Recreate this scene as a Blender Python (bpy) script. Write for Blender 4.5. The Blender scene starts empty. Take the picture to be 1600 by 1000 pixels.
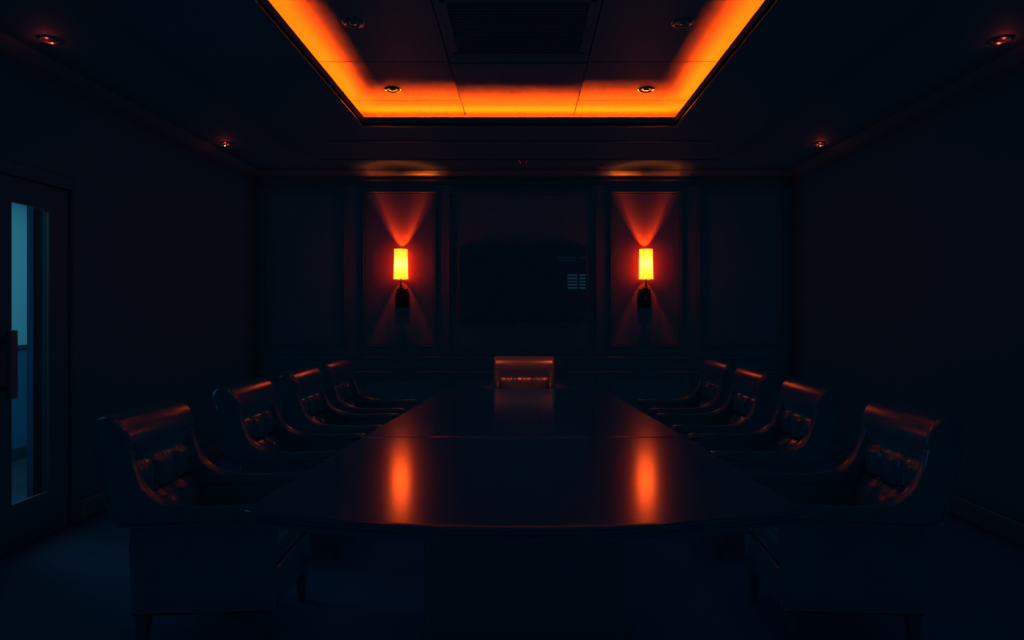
import bpy, bmesh, math, random
from mathutils import Vector, Matrix
random.seed(7)
PI = math.pi
S = bpy.context.scene
COL = S.collection

# ------------------------------------------------------------------ camera
cam_d = bpy.data.cameras.new('camera')
cam = bpy.data.objects.new('camera', cam_d); COL.objects.link(cam)
cam.location = (0, 0, 1.5); cam.rotation_euler = (PI/2, 0, 0)
cam_d.sensor_width = 36; cam_d.lens = 22.5
cam_d.shift_x = -19/1600; cam_d.shift_y = -11/1600
cam_d.clip_start = 0.05; cam_d.clip_end = 100
S.camera = cam
# ------------------------------------------------------------------ world and colour
AMB = (0.000, 0.084, 0.200)
w = bpy.data.worlds.new('night'); S.world = w; w.use_nodes = True
bg = w.node_tree.nodes['Background']; bg.inputs[0].default_value = (*AMB, 1); bg.inputs[1].default_value = 1.0
w.light_settings.distance = 0.30
S.cycles.use_fast_gi = True
S.cycles.fast_gi_method = 'REPLACE'
S.cycles.ao_bounces_render = 1
S.cycles.ao_bounces = 1
S.cycles.use_denoising = True
S.cycles.sample_clamp_indirect = 12
S.cycles.max_bounces = 8
vs = S.view_settings
S.display_settings.display_device = 'sRGB'
vs.view_transform = 'Standard'; vs.look = 'None'; vs.exposure = 0; vs.gamma = 1; vs.use_curve_mapping = False
# ------------------------------------------------------------------ large lights (corridor ceiling light and an added fill, beyond the glazed door)
def area(name, loc, rot, sx, sy, power, color):
    d = bpy.data.lights.new(name, 'AREA'); d.shape = 'RECTANGLE'; d.size = sx; d.size_y = sy
    d.energy = power; d.color = color
    o = bpy.data.objects.new(name, d); COL.objects.link(o); o.location = loc; o.rotation_euler = rot
    return o
area('corridor_light', (-4.1, 4.9, 2.72), (0, 0, 0), 1.2, 3.6, 62, (0.22, 0.75, 0.92))
area('corridor_fill', (-4.75, 4.75, 1.55), (0, math.radians(-90), math.radians(-22)), 1.7, 0.7, 26, (0.05, 0.38, 1.0))  # added unseen light, puts blue on the floor and chairs through the glass

# ------------------------------------------------------------------ materials
def mat(name, col, rough=0.5, metal=0.0, spec=0.5, bump=0.0, bscale=60.0, coat=0.0, crough=0.1, vary=0.0, vscale=6.0, grain=False, emis=None, estr=0.0):
    m = bpy.data.materials.new(name); m.use_nodes = True
    nt = m.node_tree; n = nt.nodes; l = nt.links
    p = n['Principled BSDF']
    p.inputs['Base Color'].default_value = (*col, 1)
    p.inputs['Roughness'].default_value = rough
    p.inputs['Metallic'].default_value = metal
    p.inputs['Specular IOR Level'].default_value = spec
    p.inputs['Coat Weight'].default_value = coat
    p.inputs['Coat Roughness'].default_value = crough
    tc = n.new('ShaderNodeTexCoord')
    if vary > 0:
        mp = n.new('ShaderNodeMapping'); l.new(tc.outputs['Object'], mp.inputs[0])
        if grain: mp.inputs['Scale'].default_value = (9, 9, 0.7)
        nz = n.new('ShaderNodeTexNoise'); nz.inputs['Scale'].default_value = vscale; nz.inputs['Detail'].default_value = 6
        l.new(mp.outputs[0], nz.inputs['Vector'])
        mx = n.new('ShaderNodeMix'); mx.data_type = 'RGBA'
        l.new(nz.outputs['Fac'], mx.inputs[0])
        mx.inputs[6].default_value = (*[c*(1-vary) for c in col], 1)
        mx.inputs[7].default_value = (*[c*(1+vary) for c in col], 1)
        l.new(mx.outputs[2], p.inputs['Base Color'])
    if bump > 0:
        nz2 = n.new('ShaderNodeTexNoise'); nz2.inputs['Scale'].default_value = bscale; nz2.inputs['Detail'].default_value = 4
        l.new(tc.outputs['Object'], nz2.inputs['Vector'])
        b = n.new('ShaderNodeBump'); b.inputs['Strength'].default_value = bump; b.inputs['Distance'].default_value = 0.01
        l.new(nz2.outputs['Fac'], b.inputs['Height']); l.new(b.outputs[0], p.inputs['Normal'])
    if emis:
        p.inputs['Emission Color'].default_value = (*emis, 1); p.inputs['Emission Strength'].default_value = estr
    return m

M = {}
M['leather'] = mat('brown_leather', (0.030, 0.034, 0.034), 0.27, spec=0.6, bump=0.06, bscale=60, vary=0.15)
M['leather_button'] = mat('leather_button', (0.05, 0.04, 0.04), 0.25, spec=0.7)
M['piping'] = mat('leather_piping', (0.04, 0.034, 0.034), 0.20, spec=0.8)
M['chair_wood'] = mat('dark_walnut', (0.03, 0.028, 0.03), 0.45, vary=0.2, grain=True)
M['table'] = mat('polished_dark_wood', (0.032, 0.030, 0.034), 0.17, spec=0.55, vary=0.12, grain=True, vscale=3)
M['table_edge'] = mat('polished_edge_wood', (0.034, 0.03, 0.034), 0.16, spec=0.6)
M['panel'] = mat('mahogany_panel', (0.150, 0.032, 0.033), 0.55, spec=0.25, vary=0.15, grain=True, vscale=2.5)
M['mould'] = mat('mahogany_moulding', (0.060, 0.036, 0.034), 0.40, spec=0.5)
M['crown'] = mat('dark_crown', (0.045, 0.034, 0.034), 0.75, spec=0.05)
M['gloss_trim'] = mat('lacquered_bead', (0.05, 0.034, 0.034), 0.32, spec=0.6)
M['wall'] = mat('dark_wall', (0.010, 0.033, 0.034), 0.75, spec=0.2, bump=0.05, bscale=120)
M['ceil'] = mat('dark_ceiling_paint', (0.024, 0.034, 0.034), 0.8, spec=0.15)
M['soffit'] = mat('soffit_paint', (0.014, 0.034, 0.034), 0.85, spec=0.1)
M['tray'] = mat('tray_ceiling_paint', (0.046, 0.038, 0.036), 0.45, spec=0.02)
M['floor'] = mat('dark_carpet', (0.026, 0.030, 0.045), 0.9, spec=0.15, bump=0.3, bscale=300, vary=0.15, vscale=2)
M['chrome'] = mat('dark_chrome', (0.5, 0.45, 0.42), 0.18, metal=1.0)
M['bronze'] = mat('dark_bronze', (0.12, 0.09, 0.08), 0.28, metal=1.0)
M['black'] = mat('black_plastic', (0.030, 0.030, 0.032), 0.4)
M['screen'] = mat('black_glass_screen', (0.030, 0.030, 0.032), 0.012, spec=0.5)
M['grille'] = mat('grille_paint', (0.026, 0.030, 0.032), 0.7, spec=0.1)
M['corr'] = mat('corridor_paint', (0.30, 0.42, 0.42), 0.85, spec=0.1)
M['corr_low'] = mat('corridor_wainscot', (0.035, 0.10, 0.15), 0.8, spec=0.1)
M['corr_dark'] = mat('corridor_dark_trim', (0.02, 0.04, 0.05), 0.7, spec=0.1)
M['corr_black'] = mat('corridor_black_paint', (0.006, 0.008, 0.010), 0.8, spec=0.02)
M['corr_post'] = mat('corridor_post_paint', (0.012, 0.035, 0.05), 0.8, spec=0.05)
M['door'] = mat('dark_door_frame', (0.030, 0.032, 0.034), 0.6, spec=0.08)

def emit(name, col, strength):
    m = bpy.data.materials.new(name); m.use_nodes = True
    nt = m.node_tree; nt.nodes.clear()
    e = nt.nodes.new('ShaderNodeEmission'); e.inputs[0].default_value = (*col, 1); e.inputs[1].default_value = strength
    o = nt.nodes.new('ShaderNodeOutputMaterial'); nt.links.new(e.outputs[0], o.inputs[0])
    return m
LEDC = (1.0, 0.064, 0.0006)
M['led'] = emit('amber_led', LEDC, 480)
M['led_far'] = emit('amber_led_bright', LEDC, 620)
M['bulb'] = emit('warm_bulb', (1.0, 0.16, 0.005), 44000)
M['dim_bulb'] = emit('dim_downlight_bulb', (1.0, 0.06, 0.04), 240)
M['vent_light'] = emit('blue_lit_blind', (0.10, 0.55, 0.9), 1.1)
M['glow_bar_light'] = emit('dim_blue_glow', (0.06, 0.5, 0.8), 0.25)  # glow of the bars added on the rear wall

def shade_mat():
    m = bpy.data.materials.new('pleated_lampshade'); m.use_nodes = True
    nt = m.node_tree; n = nt.nodes; l = nt.links; n.clear()
    out = n.new('ShaderNodeOutputMaterial')
    em = n.new('ShaderNodeEmission'); tr = n.new('ShaderNodeBsdfTranslucent'); add = n.new('ShaderNodeAddShader')
    tc = n.new('ShaderNodeTexCoord'); mp = n.new('ShaderNodeMapping'); nz = n.new('ShaderNodeTexNoise')
    mp.inputs['Scale'].default_value = (60, 60, 0.5); nz.inputs['Scale'].default_value = 1.0
    l.new(tc.outputs['Object'], mp.inputs[0]); l.new(mp.outputs[0], nz.inputs['Vector'])
    mr = n.new('ShaderNodeMapRange'); mr.inputs[1].default_value = 0.3; mr.inputs[2].default_value = 0.7
    mr.inputs[3].default_value = 7.0; mr.inputs[4].default_value = 17.0
    l.new(nz.outputs['Fac'], mr.inputs[0]); l.new(mr.outputs[0], em.inputs[1])
    em.inputs[0].default_value = (1.0, 0.070, 0.002, 1)
    tr.inputs[0].default_value = (0.0012, 0.0030, 0.024, 1)
    l.new(em.outputs[0], add.inputs[0]); l.new(tr.outputs[0], add.inputs[1]); l.new(add.outputs[0], out.inputs[0])
    return m
M['shade'] = shade_mat()
def diff_mat(name, v):
    m = bpy.data.materials.new(name); m.use_nodes = True
    nt = m.node_tree; n = nt.nodes; n.clear()
    out = n.new('ShaderNodeOutputMaterial'); t = n.new('ShaderNodeBsdfTransparent'); t.inputs[0].default_value = (v, v, v, 1)
    nt.links.new(t.outputs[0], out.inputs[0]); return m
M['diffuser'] = diff_mat('down_light_filter', 0.09)  # filter for the added disc that weakens the sconce's downward light
M['cap'] = diff_mat('up_light_filter', 0.27)  # filter for the added disc that thins the sconce's upward light

def glass_mat():
    m = bpy.data.materials.new('door_glass'); m.use_nodes = True
    nt = m.node_tree; n = nt.nodes; l = nt.links; n.clear()
    out = n.new('ShaderNodeOutputMaterial'); mx = n.new('ShaderNodeMixShader')
    t = n.new('ShaderNodeBsdfTransparent'); t.inputs[0].default_value = (0.86, 0.95, 0.97, 1)
    g = n.new('ShaderNodeBsdfGlossy'); g.inputs[1].default_value = 0.02
    fr = n.new('ShaderNodeFresnel'); fr.inputs[0].default_value = 1.45
    ge = n.new('ShaderNodeNewGeometry'); mm = n.new('ShaderNodeMath'); mm.operation = 'SUBTRACT'; mm.use_clamp = True
    l.new(fr.outputs[0], mm.inputs[0]); l.new(ge.outputs['Backfacing'], mm.inputs[1])
    l.new(mm.outputs[0], mx.inputs[0]); l.new(t.outputs[0], mx.inputs[1]); l.new(g.outputs[0], mx.inputs[2]); l.new(mx.outputs[0], out.inputs[0])
    return m
M['glass'] = glass_mat()

# ------------------------------------------------------------------ mesh helpers
def box(bm, x0, x1, y0, y1, z0, z1, bev=0.0, seg=2):
    b = bmesh.new()
    bmesh.ops.create_cube(b, size=1.0)
    for v in b.verts:
        v.co = Vector(((x0+x1)/2 + v.co.x*(x1-x0), (y0+y1)/2 + v.co.y*(y1-y0), (z0+z1)/2 + v.co.z*(z1-z0)))
    if bev > 0:
        bmesh.ops.bevel(b, geom=b.edges[:], offset=bev, segments=seg, profile=0.5, affect='EDGES')
    merge(bm, b)

def merge(bm, b, mtx=None):
    if mtx is not None: bmesh.ops.transform(b, matrix=mtx, verts=b.verts)
    me = bpy.data.meshes.new('tmp'); b.to_mesh(me); b.free()
    bm.from_mesh(me); bpy.data.meshes.remove(me)

def lathe(bm, prof, loc=(0, 0, 0), n=32, cap=True, ang0=0, ang1=2*PI, axis='z'):
    full = abs(ang1-ang0-2*PI) < 1e-6
    rings = []
    for i in range(n if full else n+1):
        a = ang0 + (ang1-ang0)*i/n
        ring = []
        for r, z in prof:
            p = Vector((r*math.cos(a), r*math.sin(a), z))
            if axis == 'y': p = Vector((p.x, -p.z, p.y))
            ring.append(bm.verts.new(p + Vector(loc)))
        rings.append(ring)
    m = len(rings)
    for i in range(m if full else m-1):
        a, b = rings[i], rings[(i+1) % m]
        for j in range(len(prof)-1):
            bm.faces.new((a[j], b[j], b[j+1], a[j+1]))
    if cap and full:
        if prof[0][0] > 1e-5: bm.faces.new([r[0] for r in rings][::-1])
        if prof[-1][0] > 1e-5: bm.faces.new([r[-1] for r in rings])
    bmesh.ops.remove_doubles(bm, verts=bm.verts[:], dist=1e-5)

def tube(bm, pts, r, n=10):
    pts = [Vector(p) for p in pts]
    rings = []
    up = Vector((0, 0, 1))
    for i, p in enumerate(pts):
        t = (pts[min(i+1, len(pts)-1)] - pts[max(i-1, 0)]).normalized()
        s = t.cross(up)
        if s.length < 1e-3: s = t.cross(Vector((0, 1, 0)))
        s.normalize(); u = s.cross(t).normalized()
        rr = r[i] if isinstance(r, (list, tuple)) else r
        rings.append([bm.verts.new(p + (s*math.cos(2*PI*k/n) + u*math.sin(2*PI*k/n))*rr) for k in range(n)])
    for a, b in zip(rings, rings[1:]):
        for k in range(n):
            bm.faces.new((a[k], a[(k+1) % n], b[(k+1) % n], b[k]))
    bm.faces.new(rings[0][::-1]); bm.faces.new(rings[-1])

def smooth_poly(pts, it=2):
    # Chaikin corner cutting of a closed outline
    for _ in range(it):
        q = []
        for i in range(len(pts)):
            a = Vector(pts[i]); b = Vector(pts[(i+1) % len(pts)])
            q.append(tuple(a*0.75+b*0.25)); q.append(tuple(a*0.25+b*0.75))
        pts = q
    return pts

def pillow(bm, outline, y0, y1, r, seg=5, to3=lambda u, v, y: (u, y, v), bulge=None):
    """closed outline (u, v) extruded along y with rounded ends of radius r"""
    P = [Vector(p) for p in outline]; n = len(P)
    ar = sum(P[i].x*P[(i+1) % n].y - P[(i+1) % n].x*P[i].y for i in range(n))
    sgn = 1 if ar > 0 else -1
    N = []
    for i in range(n):
        t = (P[(i+1) % n]-P[i-1]).normalized()
        N.append(Vector((-t.y, t.x))*sgn)      # inward
    st = []
    for k in range(seg+1):
        a = PI/2*k/seg
        st.append((y0 + r*(1-math.sin(a)) if False else y0 + r - r*math.cos(PI/2 - a) if False else y0 + r*(1-math.sin(a)), r*(1-math.cos(a))))
    st = st[::-1]                               # from y0 (inset r) inwards (inset 0)
    st2 = st + [(y0+y1-y, ins) for y, ins in st[::-1]]
    rings = []
    for y, ins in st2:
        rings.append([bm.verts.new(to3(*(P[i]+N[i]*ins), y)) for i in range(n)])
    for a, b in zip(rings, rings[1:]):
        for i in range(n):
            bm.faces.new((a[i], a[(i+1) % n], b[(i+1) % n], b[i]))
    bm.faces.new(rings[0][::-1]); bm.faces.new(rings[-1])
    bmesh.ops.recalc_face_normals(bm, faces=bm.faces[:])

def obj(name, bm, m, parent=None, smooth=False, loc=None):
    bmesh.ops.recalc_face_normals(bm, faces=bm.faces[:])
    me = bpy.data.meshes.new(name); bm.to_mesh(me); bm.free()
    if smooth:
        for p in me.polygons: p.use_smooth = True
        me.set_sharp_from_angle(angle=math.radians(40))
    me.materials.append(M[m])
    o = bpy.data.objects.new(name, me); COL.objects.link(o)
    if parent: o.parent = parent
    if loc: o.location = loc
    return o

def thing(name, label, cat, loc=(0, 0, 0), rz=0.0, group=None):
    o = bpy.data.objects.new(name, None); COL.objects.link(o); o.empty_display_size = 0.1
    o.location = loc; o.rotation_euler = (0, 0, rz)
    o['label'] = label; o['category'] = cat
    if group: o['group'] = group
    return o
def tag(o, label, cat, group=None, kind=None):
    if label: o['label'] = label
    if cat: o['category'] = cat
    if group: o['group'] = group
    if kind: o['kind'] = kind
    return o
def struct(name, bm, m, parent=None, smooth=False):
    o = obj(name, bm, m, parent, smooth)
    if parent is None: o['kind'] = 'structure'
    return o
def copy_tree(o, parent=None):
    c = o.copy(); COL.objects.link(c)
    if parent: c.parent = parent
    for ch in list(o.children): copy_tree(ch, c)
    return c

# ------------------------------------------------------------------ room shell
XW = 3.2; YB = 7.6; Y0 = -3.0; ZC = 3.18; ZS = 3.08; ZT = 3.25
TX0, TX1, TY0, TY1 = -1.35, 1.27, 2.3, 5.39          # tray opening
SX0, SX1, SY0, SY1 = -2.10, 2.02, 1.3, 6.61          # dropped border around it

b = bmesh.new(); box(b, -XW-2.5, XW+0.2, Y0-0.2, YB+0.2, -0.1, 0); struct('floor', b, 'floor')
b = bmesh.new()
C0 = 0.26
for r in ((-XW-0.15, TX0-C0-0.03, Y0-0.2, YB+0.2), (TX1+C0+0.03, XW+0.15, Y0-0.2, YB+0.2),
          (TX0-C0-0.03, TX1+C0+0.03, Y0-0.2, TY0-C0-0.03), (TX0-C0-0.03, TX1+C0+0.03, TY1+C0+0.03, YB+0.2)):
    box(b, r[0], r[1], r[2], r[3], ZC, ZC+0.2)
struct('ceiling', b, 'ceil')
b = bmesh.new(); box(b, -XW-0.0, XW, YB, YB+0.2, 0, ZC); struct('wall_back', b, 'panel')
b = bmesh.new(); box(b, XW, XW+0.15, Y0-0.2, YB+0.2, 0, ZC); struct('wall_right', b, 'wall')
# left wall with the door opening
DY0, DY1, DH = 3.62, 4.50, 2.36
b = bmesh.new()
box(b, -XW-0.15, -XW, Y0-0.2, DY0, 0, ZC); box(b, -XW-0.15, -XW, DY1, YB+0.2, 0, ZC); box(b, -XW-0.15, -XW, DY0, DY1, DH, ZC)
struct('wall_left', b, 'wall')
b = bmesh.new()                                     # rear wall behind the camera with a small blind window
WX0, WX1, WZ0, WZ1 = 1.20, 1.76, 2.14, 2.62
box(b, -XW, WX0, Y0-0.2, Y0, 0, ZC); box(b, WX1, XW, Y0-0.2, Y0, 0, ZC)
box(b, WX0, WX1, Y0-0.2, Y0, 0, WZ0); box(b, WX0, WX1, Y0-0.2, Y0, WZ1, ZC)
struct('wall_rear', b, 'wall')
b = bmesh.new()
for k in range(5):
    z = WZ0+0.05+k*0.09
    box(b, WX0+0.03, WX0+0.31, Y0-0.06, Y0-0.05, z, z+0.04); box(b, WX0+0.37, WX1-0.02, Y0-0.06, Y0-0.05, z, z+0.04)
wv = struct('window_1', b, 'vent_light')
b = bmesh.new(); box(b, WX0, WX1, Y0-0.08, Y0-0.065, WZ0, WZ1); obj('window_backing', b, 'black', wv)

b = bmesh.new()                                     # glowing bars added above it, for the reflection in the television
for k in range(9):
    x = 0.93+k*0.092
    if k == 6: continue
    box(b, x, x+0.075, Y0+0.002, Y0+0.01, 3.04, 3.09); 
    if k < 6: box(b, x, x+0.06, Y0+0.002, Y0+0.01, 2.96, 3.01)
struct('added_glow_bars', b, 'glow_bar_light')

# dropped border (soffit) with the light cove
b = bmesh.new()
for r in ((SX0, TX0, SY0, SY1), (TX1, SX1, SY0, SY1), (TX0, TX1, SY0, TY0), (TX0, TX1, TY1, SY1)):
    box(b, r[0], r[1], r[2], r[3], ZS, ZS+0.02)
e = 0.02
box(b, SX0, SX1, SY0, SY0+e, ZS, ZC); box(b, SX0, SX1, SY1-e, SY1, ZS, ZC)
for sx, o_ in ((SX0, -0.32), (SX1, 0.32)):             # sides slope up to the higher perimeter ceiling
    q = [[b.verts.new(c) for c in ((sx, y, ZS), (sx+o_, y, ZC), (sx, y, ZC))] for y in (SY0, SY1)]
    for i_ in range(3): b.faces.new((q[0][i_], q[0][(i_+1) % 3], q[1][(i_+1) % 3], q[1][i_]))
    b.faces.new(q[0]); b.faces.new(q[1][::-1])
l = 0.012                                           # upstand (lip) hiding the LEDs
box(b, TX0-l, TX0, TY0-l, TY1+l, ZS, ZS+0.07); box(b, TX1, TX1+l, TY0-l, TY1+l, ZS, ZS+0.07)
box(b, TX0-l, TX1+l, TY0-l, TY0, ZS, ZS+0.07); box(b, TX0-l, TX1+l, TY1, TY1+l, ZS, ZS+0.07)
struct('trim_1', b, 'soffit')
def ring(b, x0, x1, y0, y1, z0, z1, t):
    box(b, x0, x1, y0, y0+t, z0, z1, 0.003, 1); box(b, x0, x1, y1-t, y1, z0, z1, 0.003, 1)
    box(b, x0, x0+t, y0, y1, z0, z1, 0.003, 1); box(b, x1-t, x1, y0, y1, z0, z1, 0.003, 1)
b = bmesh.new()
ring(b, TX0-0.030, TX1+0.030, TY0-0.030, TY1+0.030, ZS-0.008, ZS, 0.012)
ring(b, TX0-0.012, TX1+0.012, TY0-0.012, TY1+0.012, ZS-0.013, ZS, 0.011)
struct('trim_2', b, 'gloss_trim')
b = bmesh.new(); box(b, SX0+0.3, SX1-0.3, 5.87, 5.885, ZS-0.008, ZS, 0.003, 1); struct('trim_3', b, 'mould')
# upper tray ceiling: cove walls and panels with open joints
b = bmesh.new()
UX0, UX1, UY0, UY1 = TX0-C0, TX1+C0, TY0-C0, TY1+C0
g = 0.03
box(b, UX0-g, UX0, UY0-g, UY1+g, ZS+0.02, ZT); box(b, UX1, UX1+g, UY0-g, UY1+g, ZS+0.02, ZT)
box(b, UX0, UX1, UY0-g, UY0, ZS+0.02, ZT); box(b, UX0, UX1, UY1, UY1+g, ZS+0.02, ZT)
box(b, UX0-g, UX1+g, UY0-g, UY1+g, ZT+0.02, ZT+0.05)
xs = [UX0, -0.52, 0.44, UX1]; ys = [UY0, 3.30, 4.46, 5.27, UY1]
for i in range(3):
    for j in range(4):
        gp = 0.004
        dz = -0.012 if (i == 1 and j == 2) else (-0.006 if i == 1 else 0.0)
        if i == 1 and j == 3: dz = 0
        box(b, xs[i]+(gp if i else 0), xs[i+1]-(gp if i < 2 else 0), ys[j]+(gp if j else 0), ys[j+1]-(gp if j < 3 else 0), ZT+dz, ZT+0.02, 0.002, 1)
struct('ceiling_tray', b, 'tray')
# LED strips on the ledge, one on each side of the cove
def led(x0, x1, y0, y1, lab, m='led', up=0.0):
    z = ZS+0.021+up
    t = thing('led_strip', lab, 'light strip', ((x0+x1)/2, (y0+y1)/2, z), 0, 'cove light strips')
    hx, hy = (x1-x0)/2, (y1-y0)/2
    q = bmesh.new(); box(q, -hx-0.004, hx+0.004, -hy-0.004, hy+0.004, -up, 0.006); obj('channel', q, 'chrome', t)
    q = bmesh.new(); vsq = [q.verts.new(c) for c in ((-hx, -hy, 0.008), (hx, -hy, 0.008), (hx, hy, 0.008), (-hx, hy, 0.008))]; q.faces.new(vsq)
    box(q, -hx, hx, -hy, hy, 0.0061, 0.0075)
    obj('diffuser', q, m, t)
e0, e1 = 0.06, 0.12
led(TX0-e1, TX0-e0, TY0-e1, TY1+e1, 'amber cove light strip along the left side of the ceiling tray')
led(TX1+e0, TX1+e1, TY0-e1, TY1+e1, 'amber cove light strip along the right side of the ceiling tray')
led(TX0-e0+0.01, TX1+e0-0.01, TY1+0.07, TY1+0.15, 'amber cove light strip along the far edge of the ceiling tray', 'led_far', 0.019)
led(TX0-e0+0.01, TX1+e0-0.01, TY0-e1, TY0-e0, 'amber cove light strip at the near end of the ceiling tray, above the viewer', 'led_far')

# crown mouldings, chair rails, baseboards
def crown(b, along, a0, a1, wall, inward):
    # small stepped and curved profile: (offset from wall, z)
    prof = [(0, ZC), (0.085, ZC), (0.085, ZC-0.008), (0.075, ZC-0.012), (0.068, ZC-0.020), (0.045, ZC-0.034), (0.022, ZC-0.052), (0.018, ZC-0.060), (0.018, ZC-0.070), (0.010, ZC-0.074), (0.010, ZC-0.092), (0.020, ZC-0.096), (0.020, ZC-0.108), (0, ZC-0.112)]
    vv = []
    for a in (a0, a1):
        row = []
        for o, z in prof:
            p = wall + inward*o
            row.append(b.verts.new((a, p, z) if along == 'x' else (p, a, z)))
        vv.append(row)
    n = len(prof)
    for i in range(n):
        b.faces.new((vv[0][i], vv[0][(i+1) % n], vv[1][(i+1) % n], vv[1][i]))
    b.faces.new(vv[0]); b.faces.new(vv[1][::-1])
b = bmesh.new(); crown(b, 'x', -XW, XW, YB, -1); struct('trim_4', b, 'mould')
b = bmesh.new(); crown(b, 'y', Y0, YB, -XW, 1); struct('trim_5', b, 'crown')
b = bmesh.new(); crown(b, 'y', Y0, YB, XW, -1); struct('trim_6', b, 'crown')
b = bmesh.new(); box(b, -XW+0.03, XW-0.03, YB-0.022, YB, 0.955, 0.985, 0.008, 2); box(b, -XW+0.03, XW-0.03, YB-0.012, YB, 0.93, 0.955, 0.004, 1); struct('trim_7', b, 'mould')
b = bmesh.new(); box(b, -XW+0.03, XW-0.03, YB-0.034, YB, 0.785, 0.815, 0.010, 2); struct('trim_8', b, 'mould')
b = bmesh.new(); box(b, -XW, XW, YB-0.02, YB, 0, 0.15, 0.006, 1); struct('baseboard_back', b, 'mould')
b = bmesh.new(); box(b, XW-0.02, XW, Y0, YB-0.02, 0, 0.15, 0.006, 1); struct('baseboard_right', b, 'mould')
b = bmesh.new(); box(b, -XW, -XW+0.02, Y0, DY0-0.09, 0, 0.15, 0.006, 1); box(b, -XW, -XW+0.02, DY1+0.09, YB-0.02, 0, 0.15, 0.006, 1); struct('baseboard_left', b, 'mould')

# panel mouldings on the back wall
def frame(b, x0, x1, z0, z1, t=0.045, d=0.022, y=YB):
    for (o, tt, dd) in ((0, 0.020, d), (0.020, t-0.020, d*0.45)):
        box(b, x0+o, x1-o, y-dd, y, z1-o-tt, z1-o, 0.004, 2); box(b, x0+o, x1-o, y-dd, y, z0+o, z0+o+tt, 0.004, 2)
        box(b, x0+o, x0+o+tt, y-dd, y, z0+o+tt, z1-o-tt, 0.004, 2); box(b, x1-o-tt, x1-o, y-dd, y, z0+o+tt, z1-o-tt, 0.004, 2)
fr = [(-1.915, -1.045, 1.10, 2.945), (1.02, 1.875, 1.10, 2.945), (-0.90, 0.87, 1.08, 2.94), (-3.05, -2.12, 1.10, 2.945), (2.07, 3.05, 1.10, 2.945)]
for i, (x0, x1, z0, z1) in enumerate(fr):
    b = bmesh.new(); frame(b, x0, x1, z0, z1); struct('trim_%d' % (9+i), b, 'mould')
b = bmesh.new(); box(b, -XW+0.03, XW-0.03, YB-0.014, YB, 3.0, 3.02, 0.004, 1); struct('trim_14', b, 'mould')
for i, (x0, x1) in enumerate(((-3.05, -2.0), (-1.92, -1.04), (-0.90, 0.87), (1.02, 1.88), (1.98, 3.05))):
    b = bmesh.new(); frame(b, x0, x1, 0.22, 0.72, 0.03, 0.012); struct('trim_%d' % (15+i), b, 'mould')

# ------------------------------------------------------------------ left door with narrow glazed light, and corridor beyond
b = bmesh.new()                                     # casing
box(b, -XW-0.16, -XW+0.025, DY0-0.085, DY0, 0, DH+0.085, 0.006, 1); box(b, -XW-0.16, -XW+0.025, DY1, DY1+0.085, 0, DH+0.085, 0.006, 1)
box(b, -XW-0.16, -XW+0.025, DY0, DY1, DH, DH+0.085, 0.006, 1)
struct('trim_20', b, 'door')
d = bpy.data.objects.new('door_1', None); COL.objects.link(d); d.location = (-XW, DY0, 0); d['kind'] = 'structure'
GY0, GY1, GZ0, GZ1 = 3.985, 4.312, 0.29, 2.200
b = bmesh.new()
X0, X1 = -0.045, 0.0
yy = lambda y: y-DY0
box(b, X0, X1, 0.005, yy(GY0), 0.008, DH-0.005); box(b, X0, X1, yy(GY1), yy(DY1)-0.005, 0.008, DH-0.005)
box(b, X0, X1, yy(GY0), yy(GY1), 0.008, GZ0); box(b, X0, X1, yy(GY0), yy(GY1), GZ1, DH-0.005)
obj('door_leaf', b, 'door', d)
b = bmesh.new()
ya, yb_ = yy(GY0), yy(GY1)
for (y0, y1, z0, z1) in ((ya, ya+0.008, GZ0, GZ1), (yb_-0.008, yb_, GZ0, GZ1), (ya, yb_, GZ0, GZ0+0.012), (ya, yb_, GZ1-0.008, GZ1)):
    box(b, -0.012, 0.004, y0, y1, z0, z1, 0.002, 1)
obj('glazing_bead', b, 'mould', d)
b = bmesh.new(); box(b, -0.026, -0.020, ya, yb_, GZ0, GZ1); obj('glass_pane', b, 'glass', d)
b = bmesh.new()
box(b, 0.055, 0.085, 0.262, 0.322, 0.975, 1.395, 0.008, 2)
box(b, 0.0, 0.06, 0.281, 0.303, 1.02, 1.05, 0.004, 1); box(b, 0.0, 0.06, 0.281, 0.303, 1.31, 1.34, 0.004, 1)
obj('door_handle', b, 'black', d)
# corridor
XC = -5.2
b = bmesh.new(); box(b, XC-0.1, XC, 2.5, 7.8, 1.17, 2.8); struct('wall_corridor', b, 'corr')
b = bmesh.new(); box(b, XC-0.1, XC+0.012, 2.5, 7.8, 0.0, 1.13); struct('wall_corridor_base', b, 'corr_low')
b = bmesh.new(); box(b, XC-0.1, XC+0.03, 2.5, 7.8, 1.13, 1.17, 0.004, 1); box(b, XC-0.1, XC+0.025, 2.5, 7.8, 0, 0.12); struct('trim_21', b, 'corr_dark')
b = bmesh.new(); box(b, XC-0.1, -XW-0.15, 2.5, 7.8, 2.8, 2.9); struct('ceiling_corridor', b, 'corr_dark')
b = bmesh.new(); box(b, XC-0.1, -XW-0.15, 2.4, 2.5, 0, 2.8); struct('wall_corridor_near', b, 'corr_dark')
b = bmesh.new(); box(b, XC-0.1, -XW-0.15, 7.8, 7.9, 0, 2.8); struct('wall_corridor_far', b, 'corr_dark')
# post and dark return wall seen through the right side of the glass
b = bmesh.new(); box(b, -3.886, -3.836, 5.00, 5.03, 0, 2.8); struct('trim_22', b, 'corr_post')
b = bmesh.new(); box(b, -3.836, -3.35, 5.01, 5.10, 0, 2.8); struct('wall_corridor_return', b, 'corr_black')

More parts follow.
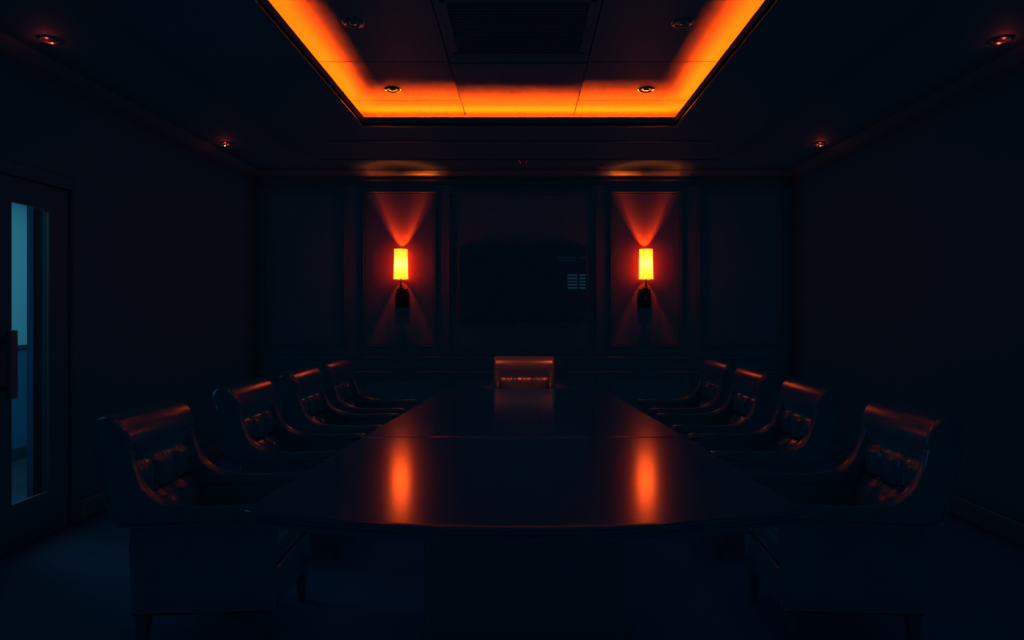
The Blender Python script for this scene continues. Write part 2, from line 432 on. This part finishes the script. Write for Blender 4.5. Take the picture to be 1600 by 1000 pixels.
# ------------------------------------------------------------------ television
tv = thing('television', 'large black flat screen television on the panelled back wall above head chair', 'television', (-0.013, YB, 1.85))
b = bmesh.new(); box(b, -0.76, 0.76, -0.055, -0.002, -0.435, 0.435, 0.006, 2); obj('casing', b, 'black', tv)
b = bmesh.new(); box(b, -0.748, 0.748, -0.058, -0.0545, -0.415, 0.423); obj('screen', b, 'screen', tv)
b = bmesh.new(); box(b, -0.70, 0.70, -0.064, -0.055, -0.434, -0.424, 0.003, 2); obj('lower_bezel', b, 'chrome', tv)

# ------------------------------------------------------------------ sconces
def make_sconce(x, lab):
    t = thing('wall_sconce', lab, 'wall lamp', (x, YB, 1.60), 0, 'sconces on the back wall')
    b = bmesh.new(); box(b, -0.068, 0.068, -0.026, -0.001, -0.03, 0.19, 0.006, 2); obj('backplate', b, 'bronze', t)
    b = bmesh.new()
    tube(b, [(0, -0.02, 0.08), (0, -0.06, 0.07), (0, -0.085, 0.085), (0, -0.095, 0.125), (0, -0.096, 0.19)], 0.011, 12)
    lathe(b, [(0.0, 0.04), (0.016, 0.05), (0.02, 0.075), (0.012, 0.10)], (0, -0.095, 0.0), 20)
    obj('arm', b, 'bronze', t, True)
    b = bmesh.new(); lathe(b, [(0.012, 0.180), (0.040, 0.190), (0.042, 0.196), (0.016, 0.206), (0.016, 0.232), (0.012, 0.236)], (0, -0.096, 0), 24); obj('socket_cup', b, 'bronze', t, True)
    zb, zt = 0.293, 0.648
    b = bmesh.new()                                  # pleated shade, open at top and bottom
    n = 132; r0, r1 = 0.083, 0.076
    rows = []
    for j in range(9):
        f = j/8; rr = r0+(r1-r0)*f; row = []
        for i in range(n):
            a = 2*PI*i/n; pl = 0.0016*math.cos(44*a/2*1.0)
            row.append(b.verts.new(((rr+pl)*math.cos(a), -0.096+(rr+pl)*math.sin(a), zb+(zt-zb)*f)))
        rows.append(row)
    for A, B in zip(rows, rows[1:]):
        for i in range(n): b.faces.new((A[i], A[(i+1) % n], B[(i+1) % n], B[i]))
    sh = obj('lamp_shade', b, 'shade', t, True)
    b = bmesh.new()
    for z, rr in ((zt, r1+0.001),):
        tube(b, [((rr)*math.cos(2*PI*k/48), -0.096+(rr)*math.sin(2*PI*k/48), z) for k in range(49)], 0.0026, 6)
    obj('shade_wire', b, 'bronze', sh, True)
    b = bmesh.new()
    for z, rr in ((zb, r0+0.001),):
        tube(b, [((rr)*math.cos(2*PI*k/48), -0.096+(rr)*math.sin(2*PI*k/48), z) for k in range(49)], 0.0026, 6)
    for k in range(3):
        a = 2*PI*k/3+0.5
        tube(b, [(0, -0.096, zb+0.012), (r0*math.cos(a), -0.096+r0*math.sin(a), zb+0.002)], 0.002, 6)
    obj('shade_wire', b, 'bronze', sh, True)
    b = bmesh.new(); lathe(b, [(0.011, 0.236), (0.011, 0.435), (0.0, 0.44)], (0, -0.096, 0), 16); obj('candle_tube', b, 'black', t, True)
    b = bmesh.new(); lathe(b, [(0.008, 0.445), (0.008, 0.505)], (0, -0.096, 0), 20, cap=False); bu = obj('bulb', b, 'bulb', t, True)
    b = bmesh.new(); lathe(b, [(0.0, 0.5055), (0.0170, 0.5055)], (0, -0.096, 0), 20, cap=False); obj('added_light_filter', b, 'cap', bu, True)  # added disc, shapes the light cone on the wall above the shade
    b = bmesh.new(); lathe(b, [(0.014, zb+0.02), (0.079, zb+0.02)], (0, -0.096, 0), 40, cap=False); obj('added_lower_filter', b, 'diffuser', t, True)  # added disc, dims the light cone below the shade
make_sconce(-1.445, 'glowing amber wall lamp with pleated shade, left of the television')
make_sconce(1.428, 'glowing amber wall lamp with pleated shade, right of the television')

# ------------------------------------------------------------------ recessed ceiling lights
def downlight(loc, lab, grp, glow, aim, beam=0):
    t = thing('recessed_ceiling_light', lab, 'ceiling light', loc, 0, grp)
    b = bmesh.new(); lathe(b, [(0.044, -0.002), (0.050, -0.009), (0.060, -0.007), (0.066, 0.0)], n=40, cap=False); obj('trim_ring', b, 'chrome', t, True)
    b = bmesh.new(); lathe(b, [(0.0, -0.0015), (0.030, -0.002), (0.045, -0.001)], n=32, cap=False); obj('baffle', b, 'bronze', t, True)
    if glow:
        b = bmesh.new(); cx, cy = 0.02*math.cos(aim), 0.02*math.sin(aim)
        lathe(b, [(0.0, -0.044), (0.022, -0.042), (0.032, -0.037), (0.033, -0.035), (0.022, -0.039), (0.0, -0.040)], (cx, cy, 0), n=24)  # added dish, hides the bulb and sends its light up and sideways
        for k in range(3):
            a = 2*PI*k/3+aim+PI/3
            tube(b, [(cx+0.028*math.cos(a), cy+0.028*math.sin(a), -0.038), (cx+0.030*math.cos(a), cy+0.030*math.sin(a), -0.001)], 0.0012, 6)
        obj('added_bulb_shield', b, 'chrome', t, True)
        b = bmesh.new(); lathe(b, [(0.0, -0.036), (0.0045, -0.034), (0.006, -0.030), (0.0045, -0.026), (0.0, -0.024)], (cx, cy, 0), n=16); obj('lamp', b, 'dim_bulb', t, True)
    else:
        b = bmesh.new(); lathe(b, [(0.0, -0.011), (0.014, -0.010), (0.024, -0.006), (0.026, -0.002)], n=24, cap=False); obj('lamp', b, 'chrome', t, True)
        if beam:                                    # added spots at the two far tray lights, brighten the head chair
            sd = bpy.data.lights.new('added_chair_spot', 'SPOT'); sd.energy = beam; sd.color = (1.0, 0.12, 0.03); sd.spot_size = math.radians(15); sd.spot_blend = 0.4; sd.shadow_soft_size = 0.025
            so = bpy.data.objects.new('added_chair_spot', sd); COL.objects.link(so); so.parent = t; so.location = (0, 0, -0.02); so.rotation_euler = (Vector((0.0, 6.72, 1.03))-Vector(loc)).to_track_quat('-Z', 'Y').to_euler()
GW = 'recessed lights near the walls'; GT = 'recessed lights in the tray'
downlight((-2.915, 3.93, ZC), 'faintly lit recessed ceiling light in the upper left corner, near the left wall', GW, True, PI)
downlight((-2.94, 6.33, ZC), 'faintly lit recessed ceiling light at left, farther back toward the left wall', GW, True, PI)
downlight((2.93, 3.93, ZC), 'faintly lit recessed ceiling light in the upper right corner, near the right wall', GW, True, 0)
downlight((2.91, 6.33, ZC), 'faintly lit recessed ceiling light at right, farther back toward the right wall', GW, True, 0)
downlight((-0.01, 7.10, ZC), 'small recessed ceiling light at the middle of the back wall, above the television', GW, False, PI/2)
zt_ = ZT
downlight((-1.03, 3.86, zt_), 'unlit round recessed ceiling light in the tray, left and nearer', GT, False, PI/2)
downlight((-1.03, 5.01, zt_), 'round recessed ceiling light in the tray, left and farther, by the cove', GT, False, PI/2, 230)
downlight((0.955, 3.86, zt_), 'unlit round recessed ceiling light in the tray, right and nearer', GT, False, PI/2)
downlight((0.955, 5.01, zt_), 'round recessed ceiling light in the tray, right and farther, by the cove', GT, False, PI/2, 230)

# air grille in the tray
t = thing('air_grille', 'dark rectangular air grille in the middle of the ceiling tray', 'air vent', (-0.035, 3.90, ZT-0.006))
b = bmesh.new()
ring(b, -0.44, 0.44, -0.36, 0.40, -0.010, 0.0, 0.035); obj('grille_frame', b, 'tray', t)
b = bmesh.new(); box(b, -0.41, 0.41, -0.33, 0.37, -0.003, -0.001); obj('grille_back', b, 'grille', t)
b = bmesh.new()
for k in range(20):
    y = -0.32+k*0.036; box(b, -0.405, 0.405, y, y+0.010, -0.010, -0.003)
obj('louvre', b, 'grille', t)

# ------------------------------------------------------------------ conference table
tb = thing('conference_table', 'long dark polished boat-shaped conference table in the middle of the room', 'table', (0, 4.06, 0))
ZTOP = 0.79; KT = 0.934
def half_w(y):
    K = [(2.20, 1.085), (2.47, 1.085), (3.65, 1.02), (4.30, 0.965), (5.0, 0.905), (6.3, 0.81), (6.6, 0.79)]
    for (a, wa), (c, wc) in zip(K, K[1:]):
        if y <= c:
            f = max(0, (y-a)/(c-a)); return wa+(wc-wa)*f
    return K[-1][1]
def outline(y0, y1, near, far):
    R = []; 
    wn = half_w(y0+0.2)
    if near:
        for i in range(41):
            x = -wn + 2*wn*i/40
            R.append((x, y0+0.17*x*x))
    else:
        R += [(-half_w(y0), y0), (half_w(y0), y0)]
    st = y0+0.17*wn*wn if near else y0
    for k in range(1, 24):
        y = st+(y1-st)*k/24; R.append((half_w(y), y))
    wf = half_w(y1)
    if far:
        for i in range(25):
            x = wf-2*wf*i/24; R.append((x, y1-0.04*x*x))
    else:
        R += [(wf, y1), (-wf, y1)]
    for k in range(23, 0, -1):
        y = st+(y1-st)*k/24; R.append((-half_w(y), y))
    return R
def slab(R, z0, z1, bev, m, name, ins=0.0):
    b = bmesh.new()
    n = len(R); cx = sum(p[0] for p in R)/n; cy = sum(p[1] for p in R)/n
    def ringv(i_, z):
        out = []
        for k in range(n):
            a = Vector(R[k-1]); c = Vector(R[(k+1) % n]); tt = (c-a).normalized(); nn = Vector((-tt.y, tt.x))
            p = Vector(R[k])+nn*i_
            out.append(b.verts.new((p.x*KT, p.y*KT-4.06, z)))
        return out
    rr = []
    for k in range(5):
        a = PI/2*k/4; rr.append((ins+bev*(1-math.sin(a)), z0+bev*(1-math.cos(a))))
    for k in range(5):
        a = PI/2*k/4; rr.append((ins+bev*(1-math.cos(a)), z1-bev*(1-math.sin(a))))
    rings = [ringv(i_, z) for i_, z in rr]
    for A, B in zip(rings, rings[1:]):
        for k in range(n): b.faces.new((A[k], A[(k+1) % n], B[(k+1) % n], B[k]))
    b.faces.new(rings[0][::-1]); b.faces.new(rings[-1])
    o = obj(name, b, m, tb)
    for p in o.data.polygons: p.use_smooth = len(p.vertices) == 4
    return o
YS = 3.92
slab(outline(2.265, YS-0.002, True, False), ZTOP-0.028, ZTOP, 0.016, 'table', 'table_top')
slab(outline(YS+0.002, 6.44, False, True), ZTOP-0.028, ZTOP, 0.006, 'table', 'table_top')
slab(outline(2.275, 6.43, True, True), ZTOP-0.060, ZTOP-0.0285, 0.010, 'table_edge', 'edge_band', 0.012)
for yc in (-1.15, 1.15):
    b = bmesh.new(); box(b, -0.42, 0.42, yc-0.24, yc+0.24, 0.06, 0.73, 0.012, 2); box(b, -0.48, 0.48, yc-0.30, yc+0.30, 0.0, 0.06, 0.01, 2)
    box(b, -0.36, 0.36, yc-0.25, yc+0.25, 0.14, 0.58, 0.01, 1)
    obj('pedestal', b, 'chair_wood', tb)
b = bmesh.new(); box(b, -0.04, 0.04, -0.90, 0.90, 0.28, 0.42, 0.01, 1); obj('stretcher', b, 'chair_wood', tb)

# ------------------------------------------------------------------ leather chairs
W2 = 0.315
def make_chair():
    t = thing('leather_armchair', '', 'chair', (0, 0, 0), 0, 'leather armchairs around the conference table')
    # backrest: profile in (x, z), seat faces +x
    prof = [(0.005, 0.59), (-0.018, 0.65), (-0.045, 0.75), (-0.078, 0.88), (-0.106, 0.975), (-0.112, 1.015), (-0.092, 1.044), (-0.052, 1.053), (-0.010, 1.045),
            (0.024, 1.018), (0.048, 0.975), (0.054, 0.93), (0.042, 0.87), (0.022, 0.80), (0.030, 0.70), (0.050, 0.62), (0.06, 0.59)]
    prof = smooth_poly(prof, 2)
    b = bmesh.new(); pillow(b, prof, -W2, W2, 0.030, 6)
    obj('backrest', b, 'leather', t, True)
    # side shells: wing sweeping down into the arm
    side = [(0.050, 0.583), (0.015, 0.588), (-0.015, 0.625), (-0.045, 0.73), (-0.082, 0.88), (-0.095, 0.935), (-0.06, 0.965), (0.02, 0.955), (0.048, 0.925), (0.058, 0.86), (0.085, 0.785), (0.13, 0.72),
            (0.19, 0.682), (0.27, 0.662), (0.38, 0.656), (0.52, 0.660), (0.64, 0.664), (0.685, 0.658), (0.698, 0.635), (0.68, 0.612), (0.62, 0.602), (0.45, 0.594), (0.25, 0.588), (0.12, 0.584)]
    side = smooth_poly(side, 2)
    for s in (-1, 1):
        b = bmesh.new()
        ya, yb = (W2-0.068, W2+0.004) if s > 0 else (-W2-0.004, -W2+0.068)
        pillow(b, side, ya, yb, 0.028, 6)
        a = obj('arm', b, 'leather', t, True)
        yo = s*(W2+0.001); 
        b = bmesh.new()                              # piping along the outer edge of the shell
        lower = [p for p in [(-0.095, 0.93), (-0.085, 0.88), (-0.048, 0.73), (-0.018, 0.634), (-0.006, 0.606), (0.014, 0.590), (0.05, 0.583), (0.12, 0.584), (0.25, 0.587), (0.45, 0.593), (0.62, 0.601), (0.675, 0.611)]]
        tube(b, [(x, yo-s*0.002, z) for x, z in lower], 0.006, 8)
        obj('piping', b, 'piping', a, True)
    # tufted lumbar cushion
    b = bmesh.new()
    NY, NZ = 60, 40; yw = W2-0.05
    z0, z1 = 0.44, 0.845; zt = 0.685
    grid = []
    seams = (-0.093, 0.093)
    for j in range(NZ+1):
        row = []
        v = j/NZ
        for i in range(NY+1):
            y = -yw + 2*yw*i/NY
            dch = min(abs(y-s_) for s_ in seams); edge = yw-abs(y)
            ch = 1-math.exp(-(min(dch, edge*0.9+0.012)/0.026)**1.2)
            zz = z0+(z1-z0)*v
            ztop_here = 0.012*(ch-0.5)
            zz2 = zz+ztop_here*max(0, (v-0.6)/0.4)
            # two stacked rolls split at the button line: steep shoulder on each, lower one running out to the seat
            if zz > zt:
                q = (z1-zz)/(z1-zt); rr = min(1, q/0.42)
                rr = math.sqrt(max(0, 1-(1-rr)**2)) * (1-0.25*q*q)
                base = 0.012 + 0.012*q; bul = 0.050
            else:
                q = (zt-zz)/(zt-z0); rr = math.sqrt(max(0, 1-(1-min(1, q/0.45))**2))
                base = 0.020 + 0.030*q; bul = 0.085
            tuck = math.exp(-((zz-zt)/0.014)**2)*math.exp(-(dch/0.03)**2)
            x = base + bul*rr*(0.50+0.50*ch) - 0.014*tuck
            # crease folds radiating from the seams
            x += 0.0022*math.sin(y*190+math.sin(zz*40)*1.5)*rr*math.exp(-((z1-zz)/0.06)**2)
            if edge < 0.02: x -= 0.02*(1-edge/0.02)
            row.append(b.verts.new((x, y, zz2)))
        grid.append(row)
    for j in range(NZ):
        for i in range(NY):
            b.faces.new((grid[j][i], grid[j][i+1], grid[j+1][i+1], grid[j+1][i]))
    back = []
    # close behind
    for row in (grid[0], grid[-1]):
        back.append([b.verts.new((-0.02 if row is grid[-1] else 0.07, v_.co.y, v_.co.z)) for v_ in row])
    for i in range(NY):
        b.faces.new((back[0][i], back[0][i+1], grid[0][i+1], grid[0][i]))
        b.faces.new((grid[-1][i], grid[-1][i+1], back[1][i+1], back[1][i]))
        b.faces.new((back[0][i+1], back[0][i], back[1][i], back[1][i+1]))
    for i in (0, NY):
        col = [grid[j][i] for j in range(NZ+1)]
        b.faces.new(col+[back[1][i], back[0][i]])
    lc = obj('lumbar_cushion', b, 'leather', t, True)
    for s_ in seams:
        b = bmesh.new(); lathe(b, [(0.0, 0.012), (0.007, 0.010), (0.011, 0.004), (0.011, -0.004)], n=16)
        bmesh.ops.transform(b, matrix=Matrix.Translation((0.058, s_, zt)) @ Matrix.Rotation(PI/2, 4, 'Y'), verts=b.verts)
        obj('button', b, 'leather_button', lc, True)
    # seat cushion
    seat = smooth_poly([(0.06, 0.35), (0.06, 0.47), (0.10, 0.495), (0.35, 0.50), (0.58, 0.495), (0.64, 0.47), (0.65, 0.40), (0.63, 0.355), (0.35, 0.345)], 2)
    b = bmesh.new(); pillow(b, seat, -W2+0.07, W2-0.07, 0.035, 5); obj('seat', b, 'leather', t, True)
    # upholstered base under the shell
    b = bmesh.new()
    base = smooth_poly([(0.045, 0.60), (0.055, 0.20), (0.065, 0.19), (0.64, 0.19), (0.655, 0.20), (0.66, 0.40), (0.665, 0.60), (0.64, 0.615), (0.40, 0.61), (0.10, 0.605)], 1)
    for s in (-1, 1):
        pillow(b, base, min(s*(W2-0.07), s*(W2-0.012)), max(s*(W2-0.07), s*(W2-0.012)), 0.012, 3)
    box(b, 0.05, 0.10, -W2+0.03, W2-0.03, 0.19, 0.61, 0.012, 2)
    box(b, 0.08, 0.655, -W2+0.05, W2-0.05, 0.19, 0.36, 0.012, 2)
    obj('base', b, 'leather', t, True)
    for sx, sy in ((0.095, -1), (0.095, 1), (0.61, -1), (0.61, 1)):
        b = bmesh.new()
        y = sy*(W2-0.055); k = -0.02 if sx < 0.3 else 0.012
        lv = []
        for z, h, ox in ((0.19, 0.026, 0), (0.10, 0.021, k*0.4), (0.0, 0.014, k)):
            lv.append([b.verts.new((sx+ox+dx*h, y+dy*h, z)) for dx, dy in ((-1, -1), (1, -1), (1, 1), (-1, 1))])
        for A, B in zip(lv, lv[1:]):
            for q in range(4): b.faces.new((A[q], A[(q+1) % 4], B[(q+1) % 4], B[q]))
        b.faces.new(lv[0]); b.faces.new(lv[-1][::-1])
        obj('leg', b, 'chair_wood', t)
    return t
chair = make_chair()
R = math.radians
spots = [
    (-1.765, 3.05, R(3), 'brown leather armchair nearest the glazed door, closest on the left side of the table'),
    (-1.775, 4.16, R(1), 'second brown leather armchair from the viewer on the left side of the table'),
    (-1.73, 5.07, R(0), 'third brown leather armchair from the viewer on the left side of the table'),
    (-1.72, 5.95, R(-2), 'farthest brown leather armchair on the left side of the table'),
    (1.80, 3.05, PI-R(3), 'brown leather armchair closest to the viewer on the right side of the table'),
    (1.82, 4.16, PI-R(1), 'second brown leather armchair from the viewer on the right side of the table'),
    (1.79, 5.07, PI, 'third brown leather armchair from the viewer on the right side of the table'),
    (1.78, 5.95, PI+R(2), 'farthest brown leather armchair on the right side of the table'),
    (0.0, 6.63, -PI/2, 'brown leather armchair at the far head of the table below the television'),
]
for i, (x, y, rz, lab) in enumerate(spots):
    c = chair if i == 0 else copy_tree(chair)
    c.location = (x, y, 0); c.rotation_euler = (0, 0, rz); c['label'] = lab
